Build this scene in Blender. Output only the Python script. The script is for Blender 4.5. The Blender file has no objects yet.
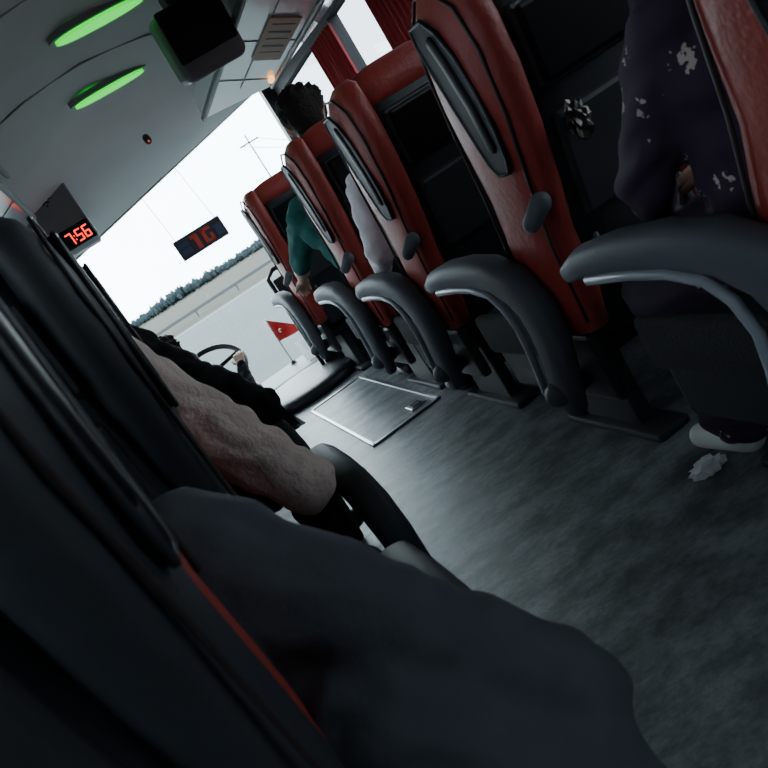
import bpy, bmesh, math, random
import numpy as np
from mathutils import Vector, Matrix, Euler
random.seed(7); np.random.seed(7)
scene=bpy.context.scene
V=Vector

# ---------------------------------------------------------------- materials
def nt(m):
    m.use_nodes=True
    return m.node_tree.nodes, m.node_tree.links
def mat(name,col,rough=.6,metal=0,bump=0,bscale=40,var=0,vscale=8,emit=None,estr=0,coat=0,spec=.5,sheen=0):
    m=bpy.data.materials.new(name); n,l=nt(m); b=n['Principled BSDF']
    b.inputs['Base Color'].default_value=(*col,1); b.inputs['Roughness'].default_value=rough
    b.inputs['Metallic'].default_value=metal; b.inputs['Coat Weight'].default_value=coat; b.inputs['Coat Roughness'].default_value=.12
    b.inputs['Specular IOR Level'].default_value=spec
    b.inputs['Sheen Weight'].default_value=sheen
    tc=n.new('ShaderNodeTexCoord')
    if var>0:
        t=n.new('ShaderNodeTexNoise'); t.inputs['Scale'].default_value=vscale; t.inputs['Detail'].default_value=6
        r=n.new('ShaderNodeMix'); r.data_type='RGBA'
        r.inputs[6].default_value=(*[c*(1-var) for c in col],1); r.inputs[7].default_value=(*[min(1,c*(1+var)) for c in col],1)
        l.new(tc.outputs['Object'],t.inputs['Vector']); l.new(t.outputs['Fac'],r.inputs[0]); l.new(r.outputs[2],b.inputs['Base Color'])
    if bump>0:
        t=n.new('ShaderNodeTexNoise'); t.inputs['Scale'].default_value=bscale; t.inputs['Detail'].default_value=5
        bp=n.new('ShaderNodeBump'); bp.inputs['Strength'].default_value=bump; bp.inputs['Distance'].default_value=.02
        l.new(tc.outputs['Object'],t.inputs['Vector']); l.new(t.outputs['Fac'],bp.inputs['Height']); l.new(bp.outputs['Normal'],b.inputs['Normal'])
    if emit:
        b.inputs['Emission Color'].default_value=(*emit,1); b.inputs['Emission Strength'].default_value=estr
    return m
def glass(name,tint,gl=.06):
    m=bpy.data.materials.new(name); n,l=nt(m); n.remove(n['Principled BSDF'])
    tr=n.new('ShaderNodeBsdfTransparent'); tr.inputs[0].default_value=(*tint,1)
    g=n.new('ShaderNodeBsdfGlossy'); g.inputs['Roughness'].default_value=.02; g.inputs[0].default_value=(.8,.8,.8,1)
    mx=n.new('ShaderNodeMixShader'); mx.inputs[0].default_value=gl
    l.new(tr.outputs[0],mx.inputs[1]); l.new(g.outputs[0],mx.inputs[2]); l.new(mx.outputs[0],n['Material Output'].inputs[0])
    return m
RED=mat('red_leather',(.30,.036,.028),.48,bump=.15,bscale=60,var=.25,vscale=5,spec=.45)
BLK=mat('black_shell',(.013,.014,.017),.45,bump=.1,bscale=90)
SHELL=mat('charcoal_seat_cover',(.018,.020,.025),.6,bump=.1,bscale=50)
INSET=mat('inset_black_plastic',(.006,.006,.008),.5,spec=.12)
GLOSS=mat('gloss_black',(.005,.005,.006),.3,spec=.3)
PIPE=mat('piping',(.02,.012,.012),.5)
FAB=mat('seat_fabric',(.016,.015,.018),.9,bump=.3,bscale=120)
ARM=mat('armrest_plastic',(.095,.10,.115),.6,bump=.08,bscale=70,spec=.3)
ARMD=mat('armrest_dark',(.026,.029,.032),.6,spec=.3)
ARMT=mat('armrest_trim',(.30,.315,.35),.42)
GREYP=mat('grey_plastic',(.22,.22,.23),.5,var=.1)
CEIL=mat('ceiling_fabric',(.68,.68,.67),.8,bump=.1,bscale=60,var=.08,vscale=3)
CEIL2=mat('ceiling_panel',(.34,.34,.345),.6,var=.1)
RACKM=mat('rack_plastic',(.90,.92,.95),.2,var=.04,vscale=2,coat=1)
DARKM=mat('dark_trim',(.02,.021,.024),.5)
WALLM=mat('wall_vinyl',(.08,.08,.085),.7,bump=.1)
CHROME=mat('brushed_metal',(.45,.46,.48),.3,metal=.9)
PAPER=mat('paper',(.80,.81,.83),.6)
# floor
FLOOR=bpy.data.materials.new('speckled_vinyl'); n,l=nt(FLOOR); b=n['Principled BSDF']
tc=n.new('ShaderNodeTexCoord'); mp=n.new('ShaderNodeMapping'); mp.inputs['Scale'].default_value=(.6,1,1); mp.inputs['Rotation'].default_value=(0,0,.35)
t1=n.new('ShaderNodeTexNoise'); t1.inputs['Scale'].default_value=60; t1.inputs['Detail'].default_value=9; t1.inputs['Roughness'].default_value=.8
t2=n.new('ShaderNodeTexNoise'); t2.inputs['Scale'].default_value=12; t2.inputs['Detail'].default_value=6
mm=n.new('ShaderNodeMath'); mm.operation='MULTIPLY'
cr=n.new('ShaderNodeValToRGB'); cr.color_ramp.elements[0].position=.16; cr.color_ramp.elements[0].color=(.075,.082,.09,1)
cr.color_ramp.elements[1].position=.36; cr.color_ramp.elements[1].color=(.25,.268,.285,1)
l.new(tc.outputs['Object'],mp.inputs[0]); l.new(mp.outputs[0],t1.inputs['Vector']); l.new(mp.outputs[0],t2.inputs['Vector'])
l.new(t1.outputs['Fac'],mm.inputs[0]); l.new(t2.outputs['Fac'],mm.inputs[1]); l.new(mm.outputs[0],cr.inputs[0]); l.new(cr.outputs[0],b.inputs['Base Color'])
b.inputs['Roughness'].default_value=.44
bp=n.new('ShaderNodeBump'); bp.inputs['Strength'].default_value=.3; bp.inputs['Distance'].default_value=.01
l.new(mm.outputs[0],bp.inputs['Height']); l.new(bp.outputs['Normal'],b.inputs['Normal'])

# ---------------------------------------------------------------- mesh builder
class MB:
    def __init__(s): s.v=[]; s.f=[]; s.m=[]; s.sm=[]; s.mats=[]
    def mi(s,m):
        if m not in s.mats: s.mats.append(m)
        return s.mats.index(m)
    def add(s,vs,fs,m,smooth=True):
        o=len(s.v); s.v+= [tuple(x) for x in vs]; k=s.mi(m)
        for f in fs: s.f.append(tuple(i+o for i in f)); s.m.append(k); s.sm.append(smooth)
    def addbm(s,bm,m,smooth=False):
        bm.verts.index_update()
        s.add([v.co.copy() for v in bm.verts],[[v.index for v in f.verts] for f in bm.faces],m,smooth); bm.free()
    def box(s,lo,hi,m,bev=.008,rot=None,seg=2,smooth=False):
        lo=V(lo);hi=V(hi);c=(lo+hi)/2;d=hi-lo
        bm=bmesh.new(); bmesh.ops.create_cube(bm,size=1)
        for v in bm.verts: v.co=V((v.co.x*d.x,v.co.y*d.y,v.co.z*d.z))
        if bev>0: bmesh.ops.bevel(bm,geom=bm.edges[:],offset=min(bev,min(d)*.45),segments=seg,profile=.5,affect='EDGES')
        for v in bm.verts:
            if rot is not None: v.co=rot@v.co
            v.co+=c
        s.addbm(bm,m,smooth)
    def rings(s,rs,m,cap=True,smooth=True,back=None):
        n=len(rs[0]); vs=[V(p) for r in rs for p in r]; fs=[]; fb=[]
        for i in range(len(rs)-1):
            for j in range(n):
                a=i*n+j;b2=i*n+(j+1)%n; q=(a,b2,b2+n,a+n)
                if back is not None and math.sin(2*math.pi*(j+.5)/n)<-.1: fb.append(q); continue
                fs.append(q)
        if cap: fs.append(tuple(range(n))[::-1]); fs.append(tuple(range((len(rs)-1)*n,len(rs)*n)))
        o=len(s.v); s.v+=[tuple(x) for x in vs]
        for lst,mm_ in ((fs,m),(fb,back)):
            if not lst: continue
            k=s.mi(mm_)
            for f in lst: s.f.append(tuple(i+o for i in f)); s.m.append(k); s.sm.append(smooth)
    def loftz(s,secs,m,e=3,n=28,back=None):
        rs=[]
        for (z,cx,cy,hx,hy) in secs:
            r=[]
            for i in range(n):
                t=2*math.pi*i/n; c,q=math.cos(t),math.sin(t)
                r.append((cx+hx*math.copysign(abs(c)**(2/e),c),cy+hy*math.copysign(abs(q)**(2/e),q),z))
            rs.append(r)
        s.rings(rs,m,back=back)
    def tube(s,pts,ra,rb,side,m,n=16,e=2.6):
        pts=[V(p) for p in pts]; side=V(side).normalized(); rs=[]
        N=len(pts)
        for i,p in enumerate(pts):
            t=(pts[min(i+1,N-1)]-pts[max(i-1,0)]).normalized(); nn=t.cross(side).normalized(); sd=nn.cross(t).normalized()
            a=ra[i] if hasattr(ra,'__len__') else ra; b3=rb[i] if hasattr(rb,'__len__') else rb
            def ring(c,k):
                r=[]
                for j in range(n):
                    th=2*math.pi*j/n; cc,ss=math.cos(th),math.sin(th)
                    r.append(c+sd*(a*k*math.copysign(abs(cc)**(2/e),cc))+nn*(b3*k*math.copysign(abs(ss)**(2/e),ss)))
                return r
            if i==0: rs.append(ring(p-t*b3*.6,.35)); rs.append(ring(p-t*b3*.4,.75))
            rs.append(ring(p,1))
            if i==N-1: rs.append(ring(p+t*b3*.4,.75)); rs.append(ring(p+t*b3*.6,.35))
        s.rings(rs,m)
    def capsule(s,p0,r0,p1,r1,m,n=12):
        p0=V(p0);p1=V(p1);d=p1-p0
        d=d.normalized() if d.length>1e-5 else V((0,0,1))
        u=d.orthogonal().normalized(); w=d.cross(u)
        rs=[]
        for a in (-80,-55,-28,0):
            a=math.radians(a); rs.append([p0+d*(r0*math.sin(a))+(u*math.cos(2*math.pi*j/n)+w*math.sin(2*math.pi*j/n))*r0*math.cos(a) for j in range(n)])
        for a in (0,28,55,80):
            a=math.radians(a); rs.append([p1+d*(r1*math.sin(a))+(u*math.cos(2*math.pi*j/n)+w*math.sin(2*math.pi*j/n))*r1*math.cos(a) for j in range(n)])
        s.rings(rs,m)
    def prism(s,poly,axis,a0,a1,m,bev=0):
        bm=bmesh.new()
        def P(p,a):
            return {'x':(a,p[0],p[1]),'y':(p[0],a,p[1]),'z':(p[0],p[1],a)}[axis]
        v0=[bm.verts.new(P(p,a0)) for p in poly]; v1=[bm.verts.new(P(p,a1)) for p in poly]
        k=len(poly)
        for i in range(k): bm.faces.new((v0[i],v0[(i+1)%k],v1[(i+1)%k],v1[i]))
        bm.faces.new(v0[::-1]); bm.faces.new(v1)
        bmesh.ops.recalc_face_normals(bm,faces=bm.faces[:])
        if bev>0: bmesh.ops.bevel(bm,geom=bm.edges[:],offset=bev,segments=2,profile=.5,affect='EDGES')
        s.addbm(bm,m)
    def torus(s,c,R,r,rot,m,n=40,k=10):
        vs=[];fs=[]
        for i in range(n):
            a=2*math.pi*i/n
            for j in range(k):
                b4=2*math.pi*j/k
                vs.append(rot@V(((R+r*math.cos(b4))*math.cos(a),(R+r*math.cos(b4))*math.sin(a),r*math.sin(b4)))+V(c))
        for i in range(n):
            for j in range(k):
                fs.append((i*k+j,((i+1)%n)*k+j,((i+1)%n)*k+(j+1)%k,i*k+(j+1)%k))
        s.add(vs,fs,m)
    def obj(s,name,recalc=True):
        me=bpy.data.meshes.new(name); me.from_pydata(s.v,[],s.f); 
        for m in s.mats: me.materials.append(m)
        me.polygons.foreach_set('material_index',s.m); me.polygons.foreach_set('use_smooth',s.sm)
        if recalc:
            bm=bmesh.new(); bm.from_mesh(me); bmesh.ops.recalc_face_normals(bm,faces=bm.faces[:]); bm.to_mesh(me); bm.free()
        me.update(); o=bpy.data.objects.new(name,me); scene.collection.objects.link(o); return o

# ---------------------------------------------------------------- room shell
XL,XR=-1.04,1.88; YB,YF=-1.3,6.25
def hz(x): return 1.635+.2*x      # lower edge of windscreen header
m=MB(); m.box((XL-.04,YB,-.06),(XR+.04,4.35,0),FLOOR,0); m.box((.42,4.35,-.06),(XR+.04,5.0,0),FLOOR,0)
m.box((XL-.04,4.35,-.5),(XR+.04,YF,-.44),DARKM,0); m.box((XL,4.31,-.44),(.42,4.35,-.06),DARKM,0); m.box((.42,4.96,-.44),(XR,5.0,-.06),DARKM,0); m.box((.40,4.35,-.44),(.43,5.0,-.06),DARKM,0)
m.obj('floor')
prof=[XL,-.44,-.16,.1,.43,.76,1.02,1.3,XR]
ys=[YB,0,2,4.3,4.9,5.4,5.9,YF]
vs=[];fs=[]
for y in ys:
    for x in prof:
        base=2.06-.10*((x-.43)/.6)**2 if abs(x-.43)<.6 else 1.96
        t=max(0,min(1,(y-4.3)/(YF-4.3))); t=t*t*(1.6-.6*t)
        vs.append((x,y,base*(1-t)+hz(x)*t))
k=len(prof)
for i in range(len(ys)-1):
    for j in range(k-1): fs.append((i*k+j,i*k+j+1,(i+1)*k+j+1,(i+1)*k+j))
m=MB(); m.add(vs,fs,CEIL); m.add([(a,b5,2.16) for a,b5 in ((XL,YB),(XR,YB),(XR,YF),(XL,YF))],[(0,1,2,3)],DARKM,False)
c=m.obj('ceiling',False)
m=MB()
for y in (1.2,2.4,2.85,3.75,4.55):
    pts=[(x,y,2.055-.10*((x-.43)/.6)**2) for x in (-.14,.0,.14,.28,.43,.58,.72,.86,1.0)]
    m.tube(pts,.008,.004,(0,1,0),CEIL2,n=8)
for xx in (-.13,.99): m.tube([(xx,YB+.1,1.965),(xx,2,1.965),(xx,4.5,1.965)],.015,.012,(1,0,0),CEIL2,n=8)
m.obj('trim_1')
def wall(x0,x1,name):
    m=MB(); m.box((x0,YB,-.5),(x1,YF,.72),WALLM,0); m.box((x0,YB,1.86),(x1,YF,2.16),WALLM,0)
    for y in (YB,.3,1.9,3.5,4.6,YF-.12): m.box((x0,y,.72),(x1,y+.1,1.86),DARKM,0)
    return m.obj(name)
wall(XL-.08,XL,'wall_left'); wall(XR,XR+.08,'wall_right')
m=MB(); m.box((XL-.08,YB-.08,-.5),(XR+.08,YB,2.16),WALLM,0); m.obj('wall_back')
m=MB(); m.box((XL-.08,YF,-.9),(XR+.08,YF+.08,.0),DARKM,0)
m.prism([(XL-.08,hz(XL-.08)),(XR+.08,hz(XR+.08)),(XR+.08,2.2),(XL-.08,2.2)],'y',YF-.02,YF+.08,DARKM)
m.box((XL-.08,YF,0),(XL+.1,YF+.08,1.6),DARKM,0); m.box((XR-.1,YF,0),(XR+.08,YF+.08,2.0),DARKM,0)
m.obj('wall_front')
GW=glass('windscreen_glass',(.93,.98,.98),.04); GL=glass('tinted_glass_left',(.14,.155,.165),.08); GR=glass('tinted_glass_right',(.26,.28,.295),.08)
m=MB(); m.add([(XL+.1,YF+.03,0),(XR-.1,YF+.03,0),(XR-.1,YF+.03,hz(XR-.1)),(XL+.1,YF+.03,hz(XL+.1))],[(0,1,2,3)],GW,False); m.obj('window_1',False)
for i,(x,g) in enumerate(((XL-.04,GL),(XR+.04,GR))):
    m=MB(); m.add([(x,YB,.72),(x,YF,.72),(x,YF,1.86),(x,YB,1.86)],[(0,1,2,3)],g,False); m.obj('window_%d'%(i+2),False)

# ---------------------------------------------------------------- luggage racks
LAMPW=mat('reading_lamp_glow',(.5,.25,.1),.4,emit=(1,.42,.12),estr=3)
def rack(sg,y1,y2,name):
    X=lambda d:.43+sg*d
    m=MB()
    sec=[(.59,1.80),(.87,1.665),(1.40,1.86),(1.44,1.95),(.60,1.95)]
    ysr=[YB+.02,1.0,2.0,3.0,4.0,y1]
    rings=[[(X(d),y if y<y1 else (y2 if d<.7 else y1),z) for d,z in sec] for y in ysr]
    m.rings(rings,RACKM,smooth=False)
    m.tube([(X(.585),YB+.05,1.80),(X(.585),2,1.80),(X(.585),y2,1.80)],.012,.02,(1,0,0),GREYP,n=10)
    m.tube([(X(.875),YB+.05,1.66),(X(.875),2,1.66),(X(.875),y1,1.66)],.012,.014,(1,0,0),DARKM,n=10)
    m.tube([(X(.72),YB+.05,1.735),(X(.72),2,1.735),(X(.72),y1,1.735)],.004,.003,(1,0,0),GREYP,n=6)
    for y in (.4,1.2,2.0,2.8,3.6,4.2):
        m.tube([(X(.60),y,1.792),(X(.86),y,1.668)],.004,.002,(0,1,0),GREYP,n=8)
    c=V((X(.84),4.16,1.665)); m.capsule(c,.016,c+V((0,.03,0)),.016,LAMPW if sg>0 else GREYP)
    return m.obj(name)
rack(1,4.35,5.0,'luggage_rack'); rack(-1,4.9,4.9,'luggage_rack')
m=MB(); R=Matrix.Rotation(math.atan(.482),3,'Y')
LAB=mat('label_print',(.66,.48,.37),.6)
m.box((1.13,3.30,1.701),(1.27,3.85,1.707),LAB,.001,rot=R)
for i in range(5): m.box((1.15,3.36+.09*i,1.699),(1.25,3.37+.09*i+.012*(i%2),1.703),DARKM,.001,rot=R)
m.obj('notice_label')

# ---------------------------------------------------------------- green ceiling lights
GREEN=mat('green_led',(.01,.2,.02),.4,emit=(.0,.85,.03),estr=1.5)
for y,z in ((3.28,2.035),(4.2,2.03)):
    m=MB(); N=28
    for k2,(sc,zz,mt) in enumerate(((1.12,0,CEIL2),(1.0,-.012,GREEN))):
        top=[];bot=[]
        for i in range(N):
            t=2*math.pi*i/N; cx=math.cos(t); sx=math.sin(t)
            X0=.535+.195*sc*math.copysign(abs(cx)**.8,cx); Y0=y+(.05 if sc==1 else .065)*math.copysign(abs(sx)**1.0,sx)
            top.append((X0,Y0,z+.02)); bot.append((X0,Y0,z+zz-.006))
        m.rings([top,bot],mt,smooth=False)
    m.obj('ceiling_light')
m=MB(); m.capsule((.68,5.2,1.91),.024,(.68,5.2,1.89),.024,DARKM); m.capsule((.68,5.18,1.885),.007,(.68,5.176,1.88),.007,mat('sensor_red',(.3,.02,.02),.4,emit=(1,.1,.05),estr=.6)); m.obj('ceiling_sensor')

# ---------------------------------------------------------------- overhead console + clock
m=MB()
m.prism([(5.15,1.95),(5.35,1.585),(5.45,1.56),(6.0,1.6),(6.1,1.95)],'x',-.40,.10,GREYP,.012)
LEDR=mat('red_led',(.3,.01,.01),.4,emit=(1,.035,.015),estr=3.2)
dn=V((0,.2,-.365)).normalized(); fn=V((0,-.365,-.2)).normalized(); xx=V((1,0,0)); org=V((.012,5.335,1.605))
def onface(o,a,b6,c=0): return o+xx*a-dn*b6+fn*c
KS=.68
def seg(o,a0,b0,a1,b1,mt,t=.009):
    m.capsule(onface(o,a0*KS,b0*KS,.004),t,onface(o,a1*KS,b1*KS,.004),t,mt,n=6)
quad=[onface(org,-.13,-.025,.002),onface(org,.075,-.025,.002),onface(org,.075,.11,.002),onface(org,-.13,.11,.002)]
m.add(quad,[(0,1,2,3)],GLOSS,False)
SEG={'7':'abc','5':'afgcd','6':'afgedc'}
def digit(ch,ox):
    w,h=.045,.055
    P={'a':(0,2*h,w,2*h),'b':(w,2*h,w,h),'c':(w,h,w,0),'d':(0,0,w,0),'e':(0,h,0,0),'f':(0,2*h,0,h),'g':(0,h,w,h)}
    for q in SEG[ch]:
        a=P[q]; seg(org,ox+a[0],a[1],ox+a[2],a[3],LEDR,.0048)
digit('7',-.14); digit('5',-.045); digit('6',.03)
seg(org,-.070,.03,-.070,.031,LEDR,.0045); seg(org,-.070,.07,-.070,.071,LEDR,.0045)
o2=V((-.06,5.2,1.86))
for r in (.025,.05,.075):
    pts=[onface(o2,r*math.sin(a),r*math.cos(a),.002) for a in np.linspace(-.8,.8,9)]
    for i in range(8): m.capsule(pts[i],.006,pts[i+1],.006,DARKM,n=6)
m.capsule(onface(o2,0,0,.002),.007,onface(o2,0,.001,.002),.007,DARKM,n=6)
m.obj('overhead_console')

# ---------------------------------------------------------------- hanging monitor
m=MB()
R=Matrix.Rotation(math.radians(12),3,'X')
m.box((.70,3.28,1.68),(1.0,3.46,1.96),GREYP,.04,rot=R,seg=4)
m.box((.715,3.262,1.735),(.985,3.285,1.945),GLOSS,.008,rot=R)
m.box((.80,3.3,1.93),(.92,3.42,2.04),DARKM,.01)
m.obj('ceiling_monitor')

# ---------------------------------------------------------------- seats
def seat_geo(m,x0,y0,sg=1,arm=True,armz=0,aoff=.0,dark=False):
    """x0: aisle side; sg=+1 seat extends to +x; two seats"""
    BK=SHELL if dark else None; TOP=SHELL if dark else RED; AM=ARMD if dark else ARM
    def one(xa,has_arm):
        c=xa+sg*.225
        m.loftz([(.36,c,y0+.07,.06,.05),(.37,c,y0+.07,.16,.085),(.45,c,y0+.06,.17,.09),(.65,c,y0+.01,.17,.09),(.86,c,y0-.05,.165,.085),(1.05,c,y0-.085,.165,.085),(1.19,c,y0-.09,.16,.075),(1.225,c,y0-.09,.14,.05),(1.235,c,y0-.09,.06,.03)],SHELL if dark else BLK,4)
        m.loftz([(1.13,c,y0-.075,.10,.05),(1.135,c,y0-.08,.17,.08),(1.17,c,y0-.085,.19,.095),(1.22,c,y0-.09,.18,.09),(1.25,c,y0-.09,.15,.06),(1.262,c,y0-.09,.08,.03)],TOP,3)
        for s2 in (0,1):
            bx=xa+sg*(.04+.37*s2); o=-sg if s2==0 else sg
            m.loftz([(.40,bx,y0+.08,.02,.05),(.41,bx,y0+.08,.040,.10),(.50,bx,y0+.075,.047,.125),(.65,bx+o*.0,y0+.045,.047,.12),(.78,bx,y0-.0,.048,.125),(.90,bx+o*.004,y0-.03,.05,.14),(1.02,bx+o*.006,y0-.055,.052,.148),(1.12,bx+o*.004,y0-.07,.05,.142),(1.19,bx,y0-.08,.045,.125),(1.235,bx-o*.01,y0-.085,.037,.095),(1.255,bx-o*.015,y0-.088,.022,.05)],RED,2.8,back=BK)
            fx=bx+o*.044
            loop=[(.45,-.045),(.65,-.07),(.80,-.115),(.95,-.17),(1.08,-.195),(1.17,-.185),(1.225,-.13),(1.235,-.06),(1.19,.02),(1.08,.06),(.95,.09),(.80,.112),(.65,.15),(.5,.185)]
            m.tube([(fx,y0+b7*.97,a) for a,b7 in loop],.004,.004,(1,0,0),PIPE,n=6)
            ix=bx+o*.050
            path=[(.84,-.085,.022),(.87,-.085,.040),(.94,-.088,.052),(1.02,-.085,.058),(1.10,-.078,.058),(1.16,-.065,.048),(1.195,-.055,.028)]
            left=[(y0+cy-w+.02,z) for z,cy,w in path]; right=[(y0+cy+w+.02,z) for z,cy,w in path][::-1]
            poly=left+right
            m.prism(poly,'x',ix-.004,ix+.008 if o>0 else ix-.010,INSET,.002)
            cl=[(ix+o*.008,p[0],p[1]) for p in poly]+[(ix+o*.008,poly[0][0],poly[0][1])]
            m.tube(cl,.005,.005,(1,0,0),BLK,n=6)
            m.tube([(ix+o*.009,y0-.075,.90),(ix+o*.009,y0-.08,1.0),(ix+o*.009,y0-.07,1.1),(ix+o*.009,y0-.06,1.15)],.006,.018,(1,0,0),INSET,n=10)
        R=Matrix.Rotation(math.radians(8),3,'X')
        m.box((c-.125,y0-.196,.955),(c+.125,y0-.166,1.115),GLOSS,.01,rot=R)
        m.box((c-.14,y0-.186,.945),(c+.14,y0-.160,1.125),BLK,.012,rot=R)
        R2=Matrix.Rotation(math.radians(15),3,'X')
        m.box((c-.13,y0-.13,.66),(c+.13,y0-.095,.90),DARKM,.012,rot=R2)
        m.tube([(c-.13,y0-.08,.62),(c-.13,y0-.09,.5),(c,y0-.085,.42),(c+.13,y0-.09,.5),(c+.13,y0-.08,.62)],.008,.008,(0,1,0),DARKM,n=8)
        m.box((c-.215,y0+.12,.33),(c+.215,y0+.60,.455),FAB,.045,seg=4,smooth=True)
        for s2 in (-1,1): m.box((c+s2*.215-.02,y0+.14,.33),(c+s2*.215+.02,y0+.59,.46),FAB,.018,seg=3,smooth=True)
        if has_arm:
            ax=xa-sg*(.042+aoff)
            pts=[(.63,.606),(.56,.626),(.44,.637),(.30,.636),(.19,.620),(.11,.580),(.075,.52),(.08,.44),(.11,.36),(.15,.27),(.17,.21)]
            ra=[.030,.038,.040,.040,.040,.040,.038,.036,.034,.032,.028]; rb=[.022,.032,.037,.041,.048,.058,.062,.058,.052,.046,.038]
            m.tube([(ax,y0+a,z+armz) for a,z in pts],ra,rb,(1,0,0),AM,n=18,e=2.8)
            pts2=[(.54,.596),(.40,.600),(.30,.596),(.22,.578),(.18,.54),(.16,.48),(.17,.41),(.19,.34),(.215,.27)]
            m.tube([(ax-sg*.032,y0+a,z+armz) for a,z in pts2],.010,.010,(1,0,0),AM if dark else ARMT,n=8)
            m.capsule((ax-sg*.030,y0+.155,.27+armz),.035,(ax+sg*.03,y0+.155,.27+armz),.035,AM)
            if aoff>0:
                m.box((min(ax,xa),y0+.10,.24+armz),(max(ax,xa),y0+.2,.31+armz),DARKM,.01)
            else: m.capsule((ax-sg*.0,y0-.11,.725),.020,(ax+sg*.03,y0-.13,.755),.024,ARM)
    one(x0,arm); one(x0+sg*.465,False)
    xa,xb=sorted((x0+sg*.03,x0+sg*.90))
    m.box((xa,y0+.14,.27),(xb,y0+.56,.34),DARKM,.01)
    m.box((min(x0+sg*.01,x0+sg*.05),y0+.02,.20),(max(x0+sg*.01,x0+sg*.05),y0+.58,.40),BLK,.015)
    for xx2 in (.12,.78):
        a,b8=sorted((x0+sg*xx2,x0+sg*(xx2+.05)))
        m.box((a,y0+.2,0),(b8,y0+.48,.28),DARKM,.01); m.box((a-.03,y0+.1,0),(b8+.03,y0+.56,.025),DARKM,.008)
RX=.82
rowsR=[.8,1.6,2.4,3.17,4.48]
for y0 in rowsR:
    m=MB(); seat_geo(m,RX,y0,1); m.obj('bus_double_seat')
LX=-.055
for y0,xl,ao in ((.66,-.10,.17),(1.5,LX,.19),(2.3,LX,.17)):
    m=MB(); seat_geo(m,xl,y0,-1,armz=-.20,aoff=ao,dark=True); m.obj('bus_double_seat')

# ---------------------------------------------------------------- people
SKIN=mat('skin',(.42,.24,.17),.55,bump=.05); HAIRD=mat('dark_hair',(.012,.008,.006),.75,bump=.8,bscale=90,spec=.2)
HAIRB=mat('brown_hair',(.035,.02,.012),.55,bump=.8,bscale=90)
def cloth(name,c,v=.15,bs=11,bu=.5): return mat(name,c,.92,bump=bu,bscale=bs,var=v,vscale=14,spec=.15)
SHOE=mat('black_shoe',(.012,.012,.013),.5); SOLE=mat('white_sole',(.6,.6,.6),.6)
EYEW=mat('eye_white',(.7,.7,.7),.3); EYEI=mat('iris',(.03,.015,.01),.3); LIP=mat('lip',(.38,.14,.12),.5)
def floral():
    m=bpy.data.materials.new('floral_fabric'); n,l=nt(m); b=n['Principled BSDF']; b.inputs['Roughness'].default_value=.85
    tc=n.new('ShaderNodeTexCoord'); ns=n.new('ShaderNodeTexNoise'); ns.inputs['Scale'].default_value=70
    mx=n.new('ShaderNodeMix'); mx.data_type='RGBA'; mx.inputs[0].default_value=.07
    vo=n.new('ShaderNodeTexVoronoi'); vo.inputs['Scale'].default_value=14
    cr=n.new('ShaderNodeValToRGB'); e=cr.color_ramp; e.interpolation='CONSTANT'
    e.elements[0].position=0; e.elements[0].color=(.50,.42,.38,1); e.elements[1].position=.17; e.elements[1].color=(.034,.016,.040,1)
    l.new(tc.outputs['Object'],mx.inputs[6]); l.new(ns.outputs['Color'],mx.inputs[7]); l.new(tc.outputs['Object'],ns.inputs['Vector'])
    l.new(mx.outputs[2],vo.inputs['Vector']); l.new(vo.outputs['Distance'],cr.inputs[0]); l.new(cr.outputs[0],b.inputs['Base Color']); return m
FLORAL=floral()
def remeshed(caps,voxel,smooth):
    m=MB()
    for (p0,r0,p1,r1,tg) in caps: m.capsule(p0,r0,p1,r1,BLK)
    o=m.obj('tmp_body')
    r=o.modifiers.new('r','REMESH'); r.mode='VOXEL'; r.voxel_size=voxel
    sm=o.modifiers.new('s','SMOOTH'); sm.iterations=smooth; sm.factor=.5
    dg=bpy.context.evaluated_depsgraph_get(); me=bpy.data.meshes.new_from_object(o.evaluated_get(dg))
    nv=len(me.vertices); co=np.zeros(nv*3); me.vertices.foreach_get('co',co); co=co.reshape(-1,3)
    faces=[tuple(p.vertices) for p in me.polygons]
    cen=np.array([co[list(f)].mean(0) for f in faces])
    best=np.full(len(faces),1e9); tag=np.zeros(len(faces),int); tags=[]
    for (p0,r0,p1,r1,tg) in caps:
        if tg not in tags: tags.append(tg)
        a=np.array(p0);d=np.array(p1)-a; L=max(d@d,1e-9); t=np.clip(((cen-a)@d)/L,0,1)
        ds=np.linalg.norm(cen-(a+t[:,None]*d),axis=1)-(r0+(r1-r0)*t)
        k=ds<best; best[k]=ds[k]; tag[k]=tags.index(tg)
    bpy.data.objects.remove(o); bpy.data.meshes.remove(me)
    return co,faces,tag,tags
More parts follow.
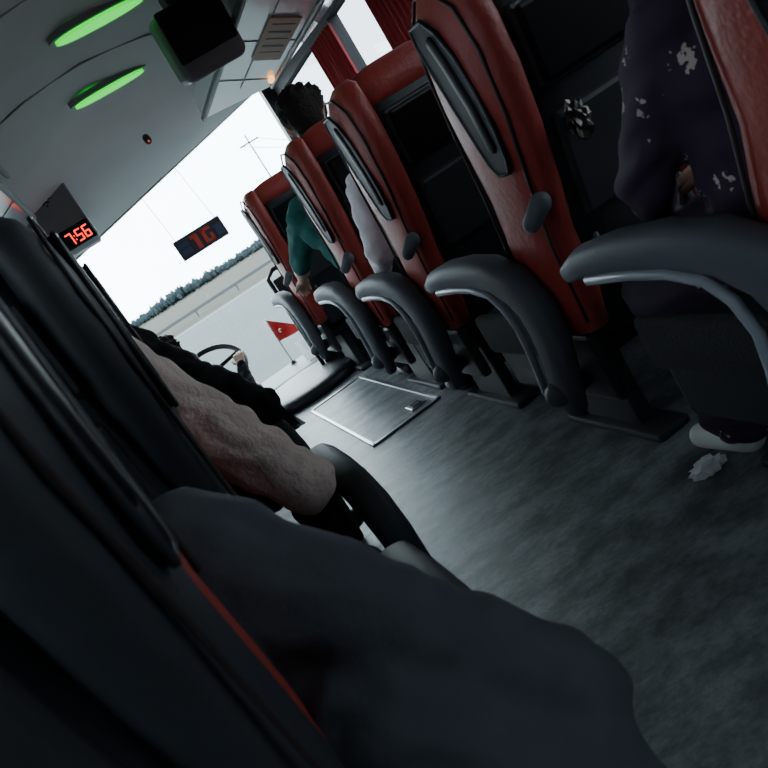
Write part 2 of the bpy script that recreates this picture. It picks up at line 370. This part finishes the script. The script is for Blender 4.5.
def person(name,x,y0,mats,S=1.0,hip=None,seat=.455,lean=0,sho=None,elb={},wri={},kn={},an={},headoff=(0,0,0),yaw=0,long=False,bulk=1.0,skirt=False,sleeve=True,floor=0.0,foot=.62,armb=1.0,extra=(),fold=.0045):
    hy=y0+.27; hip=V((x,hy,seat+.10*S))
    caps=[]
    A=lambda p0,r0,p1,r1,t: caps.append((tuple(p0),r0,tuple(p1),r1,t))
    ch=hip+V((0,-.05+lean,.33*S)); sh=hip+V((0,-.06+lean,.43*S))
    if sho: sh=V(sho); ch=sh-V((0,0,.1*S))
    B=bulk
    A(hip+V((-.08*S,0,0)),.105*S*B,hip+V((.08*S,0,0)),.105*S*B,'bot')
    wa=(hip+ch)/2
    A(wa+V((-.06*S,0,0)),.105*S*B,wa+V((.06*S,0,0)),.105*S*B,'top')
    for s in (-1,1):
        A(hip+V((s*.07*S,0,.07*S)),.10*S*B,ch+V((s*.09*S,0,0)),.105*S*B,'top')
        A(ch+V((s*.08*S,0,0)),.105*S*B,sh+V((s*.155*S,0,0)),.062*S*B,'top')
    A(ch+V((-.1*S,0,0)),.11*S*B,ch+V((.1*S,0,0)),.11*S*B,'top')
    A(sh+V((-.15*S,0,0)),.06*S*B,sh+V((.15*S,0,0)),.06*S*B,'top')
    nb=sh+V((0,.01,.02*S)); hd=sh+V((0,.04,.22*S))+V(headoff)
    A(nb,.06*S,nb+V((0,0,.03)),.056*S,'top')
    A(nb,.05*S,hd+V((0,-.01,-.05*S)),.048*S,'skin')
    Rz=Matrix.Rotation(math.radians(yaw),3,'Z')
    H=lambda a,b9,c: hd+Rz@V((a*S,b9*S,c*S))
    A(H(0,0,-.02),.075*S,H(0,-.005,.035),.085*S,'skin'); A(H(0,-.03,.03),.078*S,H(0,-.03,.035),.078*S,'hair')
    A(H(-.012,.045,-.075),.032*S,H(.012,.045,-.075),.032*S,'skin'); A(H(0,.03,-.03),.058*S,H(0,.03,.03),.06*S,'skin')
    A(H(0,.088,.012),.009*S,H(0,.106,-.022),.013*S,'skin')
    A(H(-.02,.083,-.053),.007*S,H(.02,.083,-.053),.007*S,'lip')
    A(H(-.045,.078,.032),.008*S,H(.045,.078,.032),.008*S,'skin')
    for s in (-1,1): A(H(s*.083,-.005,-.02),.011*S,H(s*.089,-.012,.018),.015*S,'skin')
    A(H(0,-.022,.045),.088*S,H(0,-.018,.055),.088*S,'hair'); A(H(0,-.045,-.01),.072*S,H(0,-.04,.03),.08*S,'hair')
    for s in (-1,1): A(H(s*.03,.02,.075),.055*S,H(s*.045,-.02,.05),.058*S,'hair')
    for i in range(40):
        a=random.uniform(0,6.28); e=random.uniform(-.2,1.4); q=.088
        p=(q*math.cos(a)*math.cos(e),-.02+q*math.sin(a)*math.cos(e),.05+q*math.sin(e))
        if p[1]<.05: A(H(*p),.016*S,H(p[0]*1.18+.006,p[1]*1.15,p[2]+.012),.009*S,'hair')
    if long:
        A(H(-.03,-.06,0),.06*S,H(-.04,-.07,-.22),.045*S,'hair'); A(H(.03,-.06,0),.06*S,H(.04,-.07,-.22),.045*S,'hair')
    for e_ in extra: caps.append(e_)
    hands=[]
    for s in (-1,1):
        shp=sh+V((s*.17*S,0,-.01)); e=V(elb.get(s,(shp.x+s*.05,shp.y+.03,shp.z-.27*S))); w=V(wri.get(s,(x+s*.07,y0+.50,seat+.20)))
        AB=B*(armb if s in elb else 1)
        A(shp,.062*S*AB,e,.050*S*AB,'sleeve' if 'sleeve' in mats else 'top')
        if sleeve: A(e,.049*S*AB,e.lerp(w,.93),.034*S*B,'top')
        else: A(e,.042*S,e.lerp(w,.5),.04*S,'skin')
        A(e.lerp(w,.4),.034*S,w,.026*S,'skin')
        k=V(kn.get(s,(x+s*.10,y0+foot,seat+.07))); a=V(an.get(s,(x+s*.10,y0+foot-.0,floor+.10)))
        A(hip+V((s*.085*S,.02,0)),.095*S*B,k,.066*S,'bot')
        A(k,.064*S,k.lerp(a,.35),.058*S,'bot'); A(k.lerp(a,.35),.058*S,a,.042*S if not skirt else .055,'bot')
        A(a+V((0,-.02,-.045)),.038,a+V((s*.01,.13,-.06)),.033,'shoe'); A(a,.04,a+V((0,0,-.03)),.04,'shoe')
        d=(w-e).normalized(); up=V((0,0,1)); nn=(up-d*up.dot(d)).normalized(); sd=d.cross(nn)*(1)
        hc=[]
        F=lambda p0,r0,p1,r1: hc.append((tuple(p0),r0,tuple(p1),r1,'skin'))
        F(w-d*.03,.024*S,w+d*.012,.022*S)
        for i,Lf in enumerate((.066,.078,.072,.056)):
            o=(i-1.5); p=w+sd*(o*.011); q=w+sd*(o*.019)+d*(.085-abs(o-.0)*.004)
            F(p,.015,q,.0115)
            ang=.35
            for kk,fr in enumerate((.45,.31,.24)):
                dd=d*math.cos(ang)-nn*math.sin(ang); q2=q+dd*(Lf*fr); F(q,.0098-kk*.0008,q2,.009-kk*.0008); q=q2; ang+=.42
        t0=w+sd*(-.018*1)*1+d*.02; t1=t0+(d*.7-sd*.75).normalized()*.04-nn*.01; t2=t1+(d*.9-sd*.3-nn*.2).normalized()*.032
        F(t0,.016,t1,.012); F(t1,.011,t2,.009)
        hands.append(hc)
    if skirt:
        for s in (-1,1):
            A(hip+V((s*.09,.1,.0)),.10,V((x+s*.13,y0+.55,seat+.03)),.10,'bot'); A(V((x+s*.12,y0+.52,seat+.0)),.10,V((x+s*.12,y0+.56,.16)),.085,'bot')
        A(V((x,y0+.5,seat)),.10,V((x,y0+.55,.16)),.08,'bot')
    m=MB()
    co,f,tg,tags=remeshed(caps,.0085,5)
    nz=np.sin(co[:,0]*47+np.sin(co[:,2]*38)*1.6)*np.sin(co[:,2]*55+co[:,1]*31+np.sin(co[:,0]*29)*2)+.5*np.sin(co[:,0]*21+co[:,2]*70+2*np.sin(co[:,1]*25+co[:,2]*12))
    vt=np.zeros(len(co),bool)
    for ff,t in zip(f,tg):
        if tags[t] in ('top','bot','sleeve'): vt[list(ff)]=True
    me=bpy.data.meshes.new('t'); me.from_pydata(co.tolist(),[],f); me.update()
    no=np.zeros(len(co)*3); me.vertices.foreach_get('normal',no); no=no.reshape(-1,3); bpy.data.meshes.remove(me)
    co=co+no*(nz*fold*vt)[:,None]
    m.v+= [tuple(c) for c in co]
    for ff,t in zip(f,tg): m.f.append(tuple(ff)); m.m.append(m.mi(mats[tags[t]])); m.sm.append(True)
    for hc in hands:
        co,f,tg,tags=remeshed(hc,.0036,2); m.add(co.tolist(),f,mats['skin'])
    for s in (-1,1):
        p=H(s*.031,.079,.012); m.capsule(p,.0125*S,p,.0125*S,EYEW,n=10); q=H(s*.031,.0885,.012); m.capsule(q,.0055*S,q,.0055*S,EYEI,n=8)
    return m.obj(name,False)
def pm(top,bot,hair=HAIRD,shoe=SHOE): return {'top':top,'bot':bot,'skin':SKIN,'hair':hair,'shoe':shoe,'lip':LIP}
JG=cloth('grey_jacket',(.056,.060,.070)); JB=cloth('beige_knit',(.68,.53,.47),.15,bs=60,bu=.4); JK=cloth('black_puffer',(.012,.012,.014)); TR=cloth('dark_trousers',(.016,.016,.02))
JW=cloth('pale_pink_top',(.90,.80,.84)); JT=cloth('teal_shirt',(.03,.12,.11))
xa=LX-.225
# left side
person('seated_passenger',xa-.04,.66,pm(JG,TR),S=.95,bulk=1.18,sho=(xa+.01,.86,.755),headoff=(-.04,0,0),elb={1:(.155,.77,.37)},wri={1:(.08,1.05,.42)},kn={1:(.05,1.26,.42)},an={1:(.05,1.23,.10)},armb=1.25,fold=.003,
  extra=[((-.05,.82,.50),.12,(.09,.74,.29),.10,'top'),((.09,.74,.30),.10,(.12,.72,.16),.085,'top')])
person('seated_passenger',xa,1.5,pm(JB,TR),S=.95,bulk=1.2,elb={1:(.08,1.64,.515)},wri={1:(.03,1.95,.55)},kn={1:(.08,2.08,.44)},an={1:(.08,2.05,.10)},armb=1.25,fold=.005)
person('seated_passenger',xa,2.3,pm(JK,TR),S=.98,bulk=1.2,elb={1:(.16,2.60,.52)},wri={1:(.05,2.9,.55)},armb=1.2,fold=.007)
# right side
xb=RX+.225
person('seated_passenger',xb,.8,pm(FLORAL,FLORAL,HAIRB,SOLE),S=.95,bulk=1.1,skirt=True,elb={-1:(.86,1.2,.72)},wri={-1:(1.02,1.42,.58)})
person('seated_passenger',xb,2.4,pm(JW,TR,HAIRB),S=.86,bulk=1.2,armb=1.15,sho=(1.07,2.74,.97),elb={-1:(.85,2.75,.74)},wri={-1:(.90,3.02,.64)},kn={-1:(.92,3.0,.5)})
person('seated_passenger',xb+.02,3.17,pm(JT,TR,HAIRD),S=1.08,bulk=1.1,yaw=-20,sleeve=False,sho=(1.06,3.60,1.01),headoff=(.05,-.14,.085),elb={-1:(.82,3.95,.79)},wri={-1:(.83,4.20,.70)})
# driver
DX=.0
m=MB()
m.loftz([(-.10,DX,4.62,.1,.05),(-.08,DX,4.62,.2,.07),(.2,DX,4.58,.22,.07),(.45,DX,4.54,.21,.06),(.52,DX,4.53,.15,.045)],BLK,3.5)
for s in (-1,1): m.capsule((DX+s*.07,4.53,.5),.012,(DX+s*.07,4.52,.58),.012,CHROME)
m.box((DX-.14,4.47,.55),(DX+.14,4.57,.70),BLK,.04,seg=4,smooth=True)
m.box((DX-.24,4.6,-.2),(DX+.24,5.08,-.05),FAB,.05,seg=4,smooth=True); m.box((DX-.15,4.66,-.44),(DX+.15,5.0,-.19),DARKM,.02)
m.obj('driver_seat')
person('bus_driver',DX,4.42+.13,pm(JK,TR),S=1.0,seat=-.05,bulk=1.1,floor=-.44,elb={1:(.30,4.95,.24),-1:(-.26,4.95,.24)},wri={1:(.36,5.14,.40),-1:(-.02,5.12,.42)},foot=.68)

# ---------------------------------------------------------------- cockpit
m=MB()
m.box((XL+.02,5.55,-.44),(1.45,YF-.02,.06),DARKM,.06,seg=4)
m.prism([(.42+.55*math.cos(a)+.12,5.62+.62*math.sin(a)) for a in np.linspace(math.pi,2*math.pi,18)],'z',-.44,.05,DARKM,.02)
m.box((-.2,5.42,.0),(.42,5.75,.20),BLK,.05,seg=4)
for xx3 in (.0,.2): m.capsule((xx3,5.42,.10),.06,(xx3,5.41,.10),.06,GLOSS)
SCR=mat('cluster_glow',(.1,.1,.1),.3,emit=(.5,.6,.7),estr=.4)
m.box((.27,5.405,.05),(.40,5.42,.15),SCR,.004)
for i in range(6): m.box((.50+.07*i,5.14+.01*abs(i-2),.045),(.54+.07*i,5.19+.01*abs(i-2),.062),GREYP,.004)
m.obj('dashboard')
m=MB(); Rw=Matrix.Rotation(math.radians(38),3,'X'); c=(.19,5.28,.44)
m.torus(c,.225,.019,Rw,BLK); m.capsule(c,.05,V(c)+Rw@V((0,0,-.02)),.05,BLK)
for a in (.2,math.pi-.2,-math.pi/2): m.capsule(c,.016,V(c)+Rw@V((.21*math.cos(a),.21*math.sin(a),0)),.012,BLK)
m.capsule(c,.03,(.19,5.55,.16),.04,DARKM); m.obj('steering_wheel')
m=MB()
m.loftz([(-.0,.66,5.10,.36,.42),(.04,.66,5.10,.36,.42),(.065,.66,5.10,.34,.40),(.078,.66,5.10,.30,.34),(.082,.66,5.10,.2,.22)],BLK,2.5,n=40)
m.obj('engine_cover')
# papers + flag
m=MB(); Rp=Matrix.Rotation(math.radians(45),3,'X')
m.box((.84,5.70,.13),(1.14,5.92,.138),PAPER,.002,rot=Rp); m.box((.86,5.66,.150),(1.04,5.84,.156),PAPER,.002,rot=Matrix.Rotation(.25,3,'Z')@Rp)
m.box((.86,5.84,.055),(1.12,5.98,.10),GREYP,.004)
for i in range(3): m.box((1.06,5.74+.04*i,.085+.04*i),(1.12,5.75+.04*i,.10+.04*i),DARKM,.001,rot=Rp)
m.obj('paper_sheets')
FL=mat('red_flag_cloth',(.65,.02,.02),.7,bump=.1); WH=mat('white_print',(.8,.8,.8),.6)
fx0,fy0=.77,6.05
m=MB(); m.capsule((fx0,fy0,.06),.006,(fx0,fy0,.47),.006,CHROME); m.capsule((fx0,fy0,.06),.03,(fx0,fy0,.07),.025,DARKM)
vs=[];fs=[]
for i in range(11):
    for j in range(5):
        u=i/10; hh=.20*(1-.8*u); vs.append((fx0+.21*u,fy0+.015*math.sin(u*9),.47-.15*u-hh*j/4-.03*u))
for i in range(10):
    for j in range(4): a=i*5+j; fs.append((a,a+5,a+6,a+1))
m.add(vs,fs,FL); m.capsule((fx0+.055,fy0-.005,.34),.018,(fx0+.055,fy0-.007,.34),.018,WH,n=10); m.capsule((fx0+.062,fy0-.015,.34),.015,(fx0+.062,fy0-.02,.34),.015,FL,n=10)
m.obj('small_flag',False)
# windscreen sign
ORG=mat('sign_orange',(.24,.03,.018),.5,emit=(1,.10,.05),estr=.08); BLU=mat('sign_blue',(.03,.045,.10),.5); SGN=mat('sign_back',(.03,.025,.04),.5)
m=MB(); sx,sz,sy=.70,1.245,5.93
m.box((sx-.20,sy,sz-.08),(sx+.20,sy+.02,sz+.08),SGN,.02,seg=3)
def bar(a,b0,c,d,mt): m.box((sx+a,sy-.006,sz+b0),(sx+c,sy+.004,sz+d),mt,.001)
bar(-.18,-.05,-.10,-.005,BLU); bar(-.18,.01,-.10,.045,BLU); bar(-.07,.03,-.03,.055,ORG); bar(-.05,-.06,-.015,.055,ORG)
bar(.015,-.055,.045,.055,ORG); bar(.015,.03,.095,.055,ORG); bar(.07,-.055,.095,-.0,ORG); bar(.04,-.055,.095,-.035,ORG); bar(.12,-.05,.18,.03,BLU)
for q in (-.17,.17): m.capsule((sx+q,sy+.01,sz+.08),.0025,(sx+q,YF-.0,hz(sx+q)+.02),.0025,DARKM,n=6)
m.obj('windscreen_sign')
# partition
m=MB(); m.box((.84,5.13,.0),(1.8,5.16,.74),DARKM,.01); m.tube([(.82,5.145,0),(.82,5.145,.76),(.88,5.145,.80),(1.8,5.145,.80)],.016,.016,(0,1,0),BLK,n=10); m.obj('front_partition')
# hatch
m=MB(); hx0,hx1,hy0,hy1=.50,.86,3.2,4.5
m.box((hx0,hy0,.0),(hx1,hy1,.004),FLOOR,.002)
for a,b0 in (((hx0,hy0),(hx1,hy0)),((hx1,hy0),(hx1,hy1)),((hx1,hy1),(hx0,hy1)),((hx0,hy1),(hx0,hy0))):
    m.box((min(a[0],b0[0])-.009,min(a[1],b0[1])-.012,.0),(max(a[0],b0[0])+.009,max(a[1],b0[1])+.012,.010),CHROME,.003)
m.box((.74,3.26,.004),(.82,3.36,.014),CHROME,.004); m.box((.755,3.28,.012),(.805,3.34,.017),DARKM,.003)
m.obj('floor_hatch')
# curtains
CUR=mat('curtain_red',(.34,.03,.035),.85,bump=.2)
for yc in (.35,1.95,3.62,4.65):
    vs=[];fs=[];N=40
    for i in range(N+1):
        t=i/N; yy=yc-.16+.42*t; xo=XR-.05+.022*math.sin(t*44)
        vs+=[(xo,yy,.78),(xo,yy,1.82)]
    for i in range(N): fs.append((2*i,2*i+2,2*i+3,2*i+1))
    m=MB(); m.add(vs,fs,CUR); m.obj('window_curtain',False)
def crumple(c,s,mt,name,n=3):
    bm=bmesh.new(); bmesh.ops.create_icosphere(bm,subdivisions=n,radius=1)
    for v in bm.verts:
        k=random.uniform(.6,1.15); v.co=V((v.co.x*s[0]*k,v.co.y*s[1]*k,max(-.9,v.co.z)*s[2]*k))+V(c)
    m=MB(); m.addbm(bm,mt); return m.obj(name)
crumple((.95,1.425,.86),(.03,.016,.045),mat('foil',(.09,.08,.07),.3,metal=.9),'foil_wrapper',3)
crumple((.86,1.47,.018),(.05,.035,.016),PAPER,'crumpled_tissue')

# ---------------------------------------------------------------- outside
GZ=-1.45
def ground_mat(name,c1,c2,sc):
    m=mat(name,c1,.9,var=0); n,l=nt(m); b=n['Principled BSDF']
    tc=n.new('ShaderNodeTexCoord'); t=n.new('ShaderNodeTexNoise'); t.inputs['Scale'].default_value=sc; t.inputs['Detail'].default_value=8
    r=n.new('ShaderNodeMix'); r.data_type='RGBA'; r.inputs[6].default_value=(*c1,1); r.inputs[7].default_value=(*c2,1)
    l.new(tc.outputs['Object'],t.inputs['Vector']); l.new(t.outputs['Fac'],r.inputs[0]); l.new(r.outputs[2],b.inputs['Base Color']); b.inputs['Specular IOR Level'].default_value=.1; return m
ROAD=ground_mat('pale_asphalt',(.036,.042,.043),(.052,.060,.060),.4); FIELD=ground_mat('dry_field',(.009,.011,.007),(.026,.021,.012),.05)
def plane(name,x0,x1,y0,y1,z,mt):
    m=MB(); m.add([(x0,y0,z),(x1,y0,z),(x1,y1,z),(x0,y1,z)],[(0,1,2,3)],mt,False); return m.obj(name,False)
plane('ground',-600,600,-100,900,GZ-.03,FIELD); plane('road',-300,300,-60,58,GZ,ROAD)
plane('road',-300,300,86,92,GZ,ROAD)
m=MB(); LINE=mat('road_paint',(.14,.14,.14),.8)
m.box((-200,55,GZ),(200,55.4,GZ+.01),LINE,0); m.obj('road_marking')
m=MB(); RAILM=mat('galvanised',(.04,.043,.045),.7,spec=.1)
for i in range(-40,60): m.box((i*4-.06,66,GZ-.02),(i*4+.06,66.1,GZ+.7),RAILM,0)
m.box((-160,65.95,GZ+.45),(240,66.0,GZ+.7),RAILM,0); m.obj('guard_rail')
TREE=mat('distant_foliage',(.019,.027,.030),.95,var=.3,vscale=.2,spec=.0)
m=MB()
for i in range(2600):
    xx4=random.uniform(-120,220); yy=random.uniform(260,330)
    clump=.5+.5*math.sin(xx4*.11)*math.sin(xx4*.037+1)
    h=random.uniform(1.6,3.2)+2.4*clump*random.random()
    bm=bmesh.new(); bmesh.ops.create_icosphere(bm,subdivisions=1,radius=1)
    for v in bm.verts: v.co=V((v.co.x*random.uniform(.5,1.1)+xx4,v.co.y*h*.4+yy,GZ+h*.5+v.co.z*h*.5*random.uniform(.7,1.2)))
    m.addbm(bm,TREE)
m.obj('tree_line')
m=MB()
for px,py in ((17,72),(60,160),(-20,150)):
    m.capsule((px,py,GZ),.10,(px,py,GZ+11),.07,RAILM,n=8); m.box((px-1,py-.05,GZ+10.2),(px+1,py+.05,GZ+10.35),RAILM,0)
for dx in (-.8,.8):
    a=V((17+dx,72,GZ+10.3)); b0=V((60+dx,160,GZ+10.3)); m.tube([a.lerp(b0,t)-V((0,0,4*t*(1-t)*1.2)) for t in np.linspace(0,1,12)],.03,.03,(0,0,1),RAILM,n=5)
m.obj('utility_pole')

# ---------------------------------------------------------------- world
w=bpy.data.worlds.new('overcast'); scene.world=w; w.use_nodes=True; n=w.node_tree.nodes; l=w.node_tree.links; bg=n['Background']
tc=n.new('ShaderNodeTexCoord'); ns=n.new('ShaderNodeTexNoise'); ns.inputs['Scale'].default_value=2.5; ns.inputs['Detail'].default_value=5
cr=n.new('ShaderNodeValToRGB'); cr.color_ramp.elements[0].color=(.68,.84,.94,1); cr.color_ramp.elements[1].color=(.88,.97,1,1)
cr.color_ramp.elements[0].position=.35; cr.color_ramp.elements[1].position=.65
l.new(tc.outputs['Generated'],ns.inputs['Vector']); l.new(ns.outputs['Fac'],cr.inputs[0]); l.new(cr.outputs[0],bg.inputs[0]); bg.inputs[1].default_value=14

# ---------------------------------------------------------------- camera
cam=bpy.data.cameras.new('cam'); co=bpy.data.objects.new('camera',cam); scene.collection.objects.link(co)
cam.sensor_width=36; cam.lens=770/768*36; cam.clip_start=.02; cam.clip_end=2000
dY=V((-244,66,-770)).normalized(); h=V((.84,.54,0)); dZ=h.cross(dY).normalized(); dX=dY.cross(dZ)
Rm=Matrix((dX,dY,dZ))
M=Rm.to_4x4(); M.translation=V((0,0,1.0)); co.matrix_world=M
cam.dof.use_dof=True; cam.dof.focus_distance=3.0; cam.dof.aperture_fstop=8
scene.camera=co
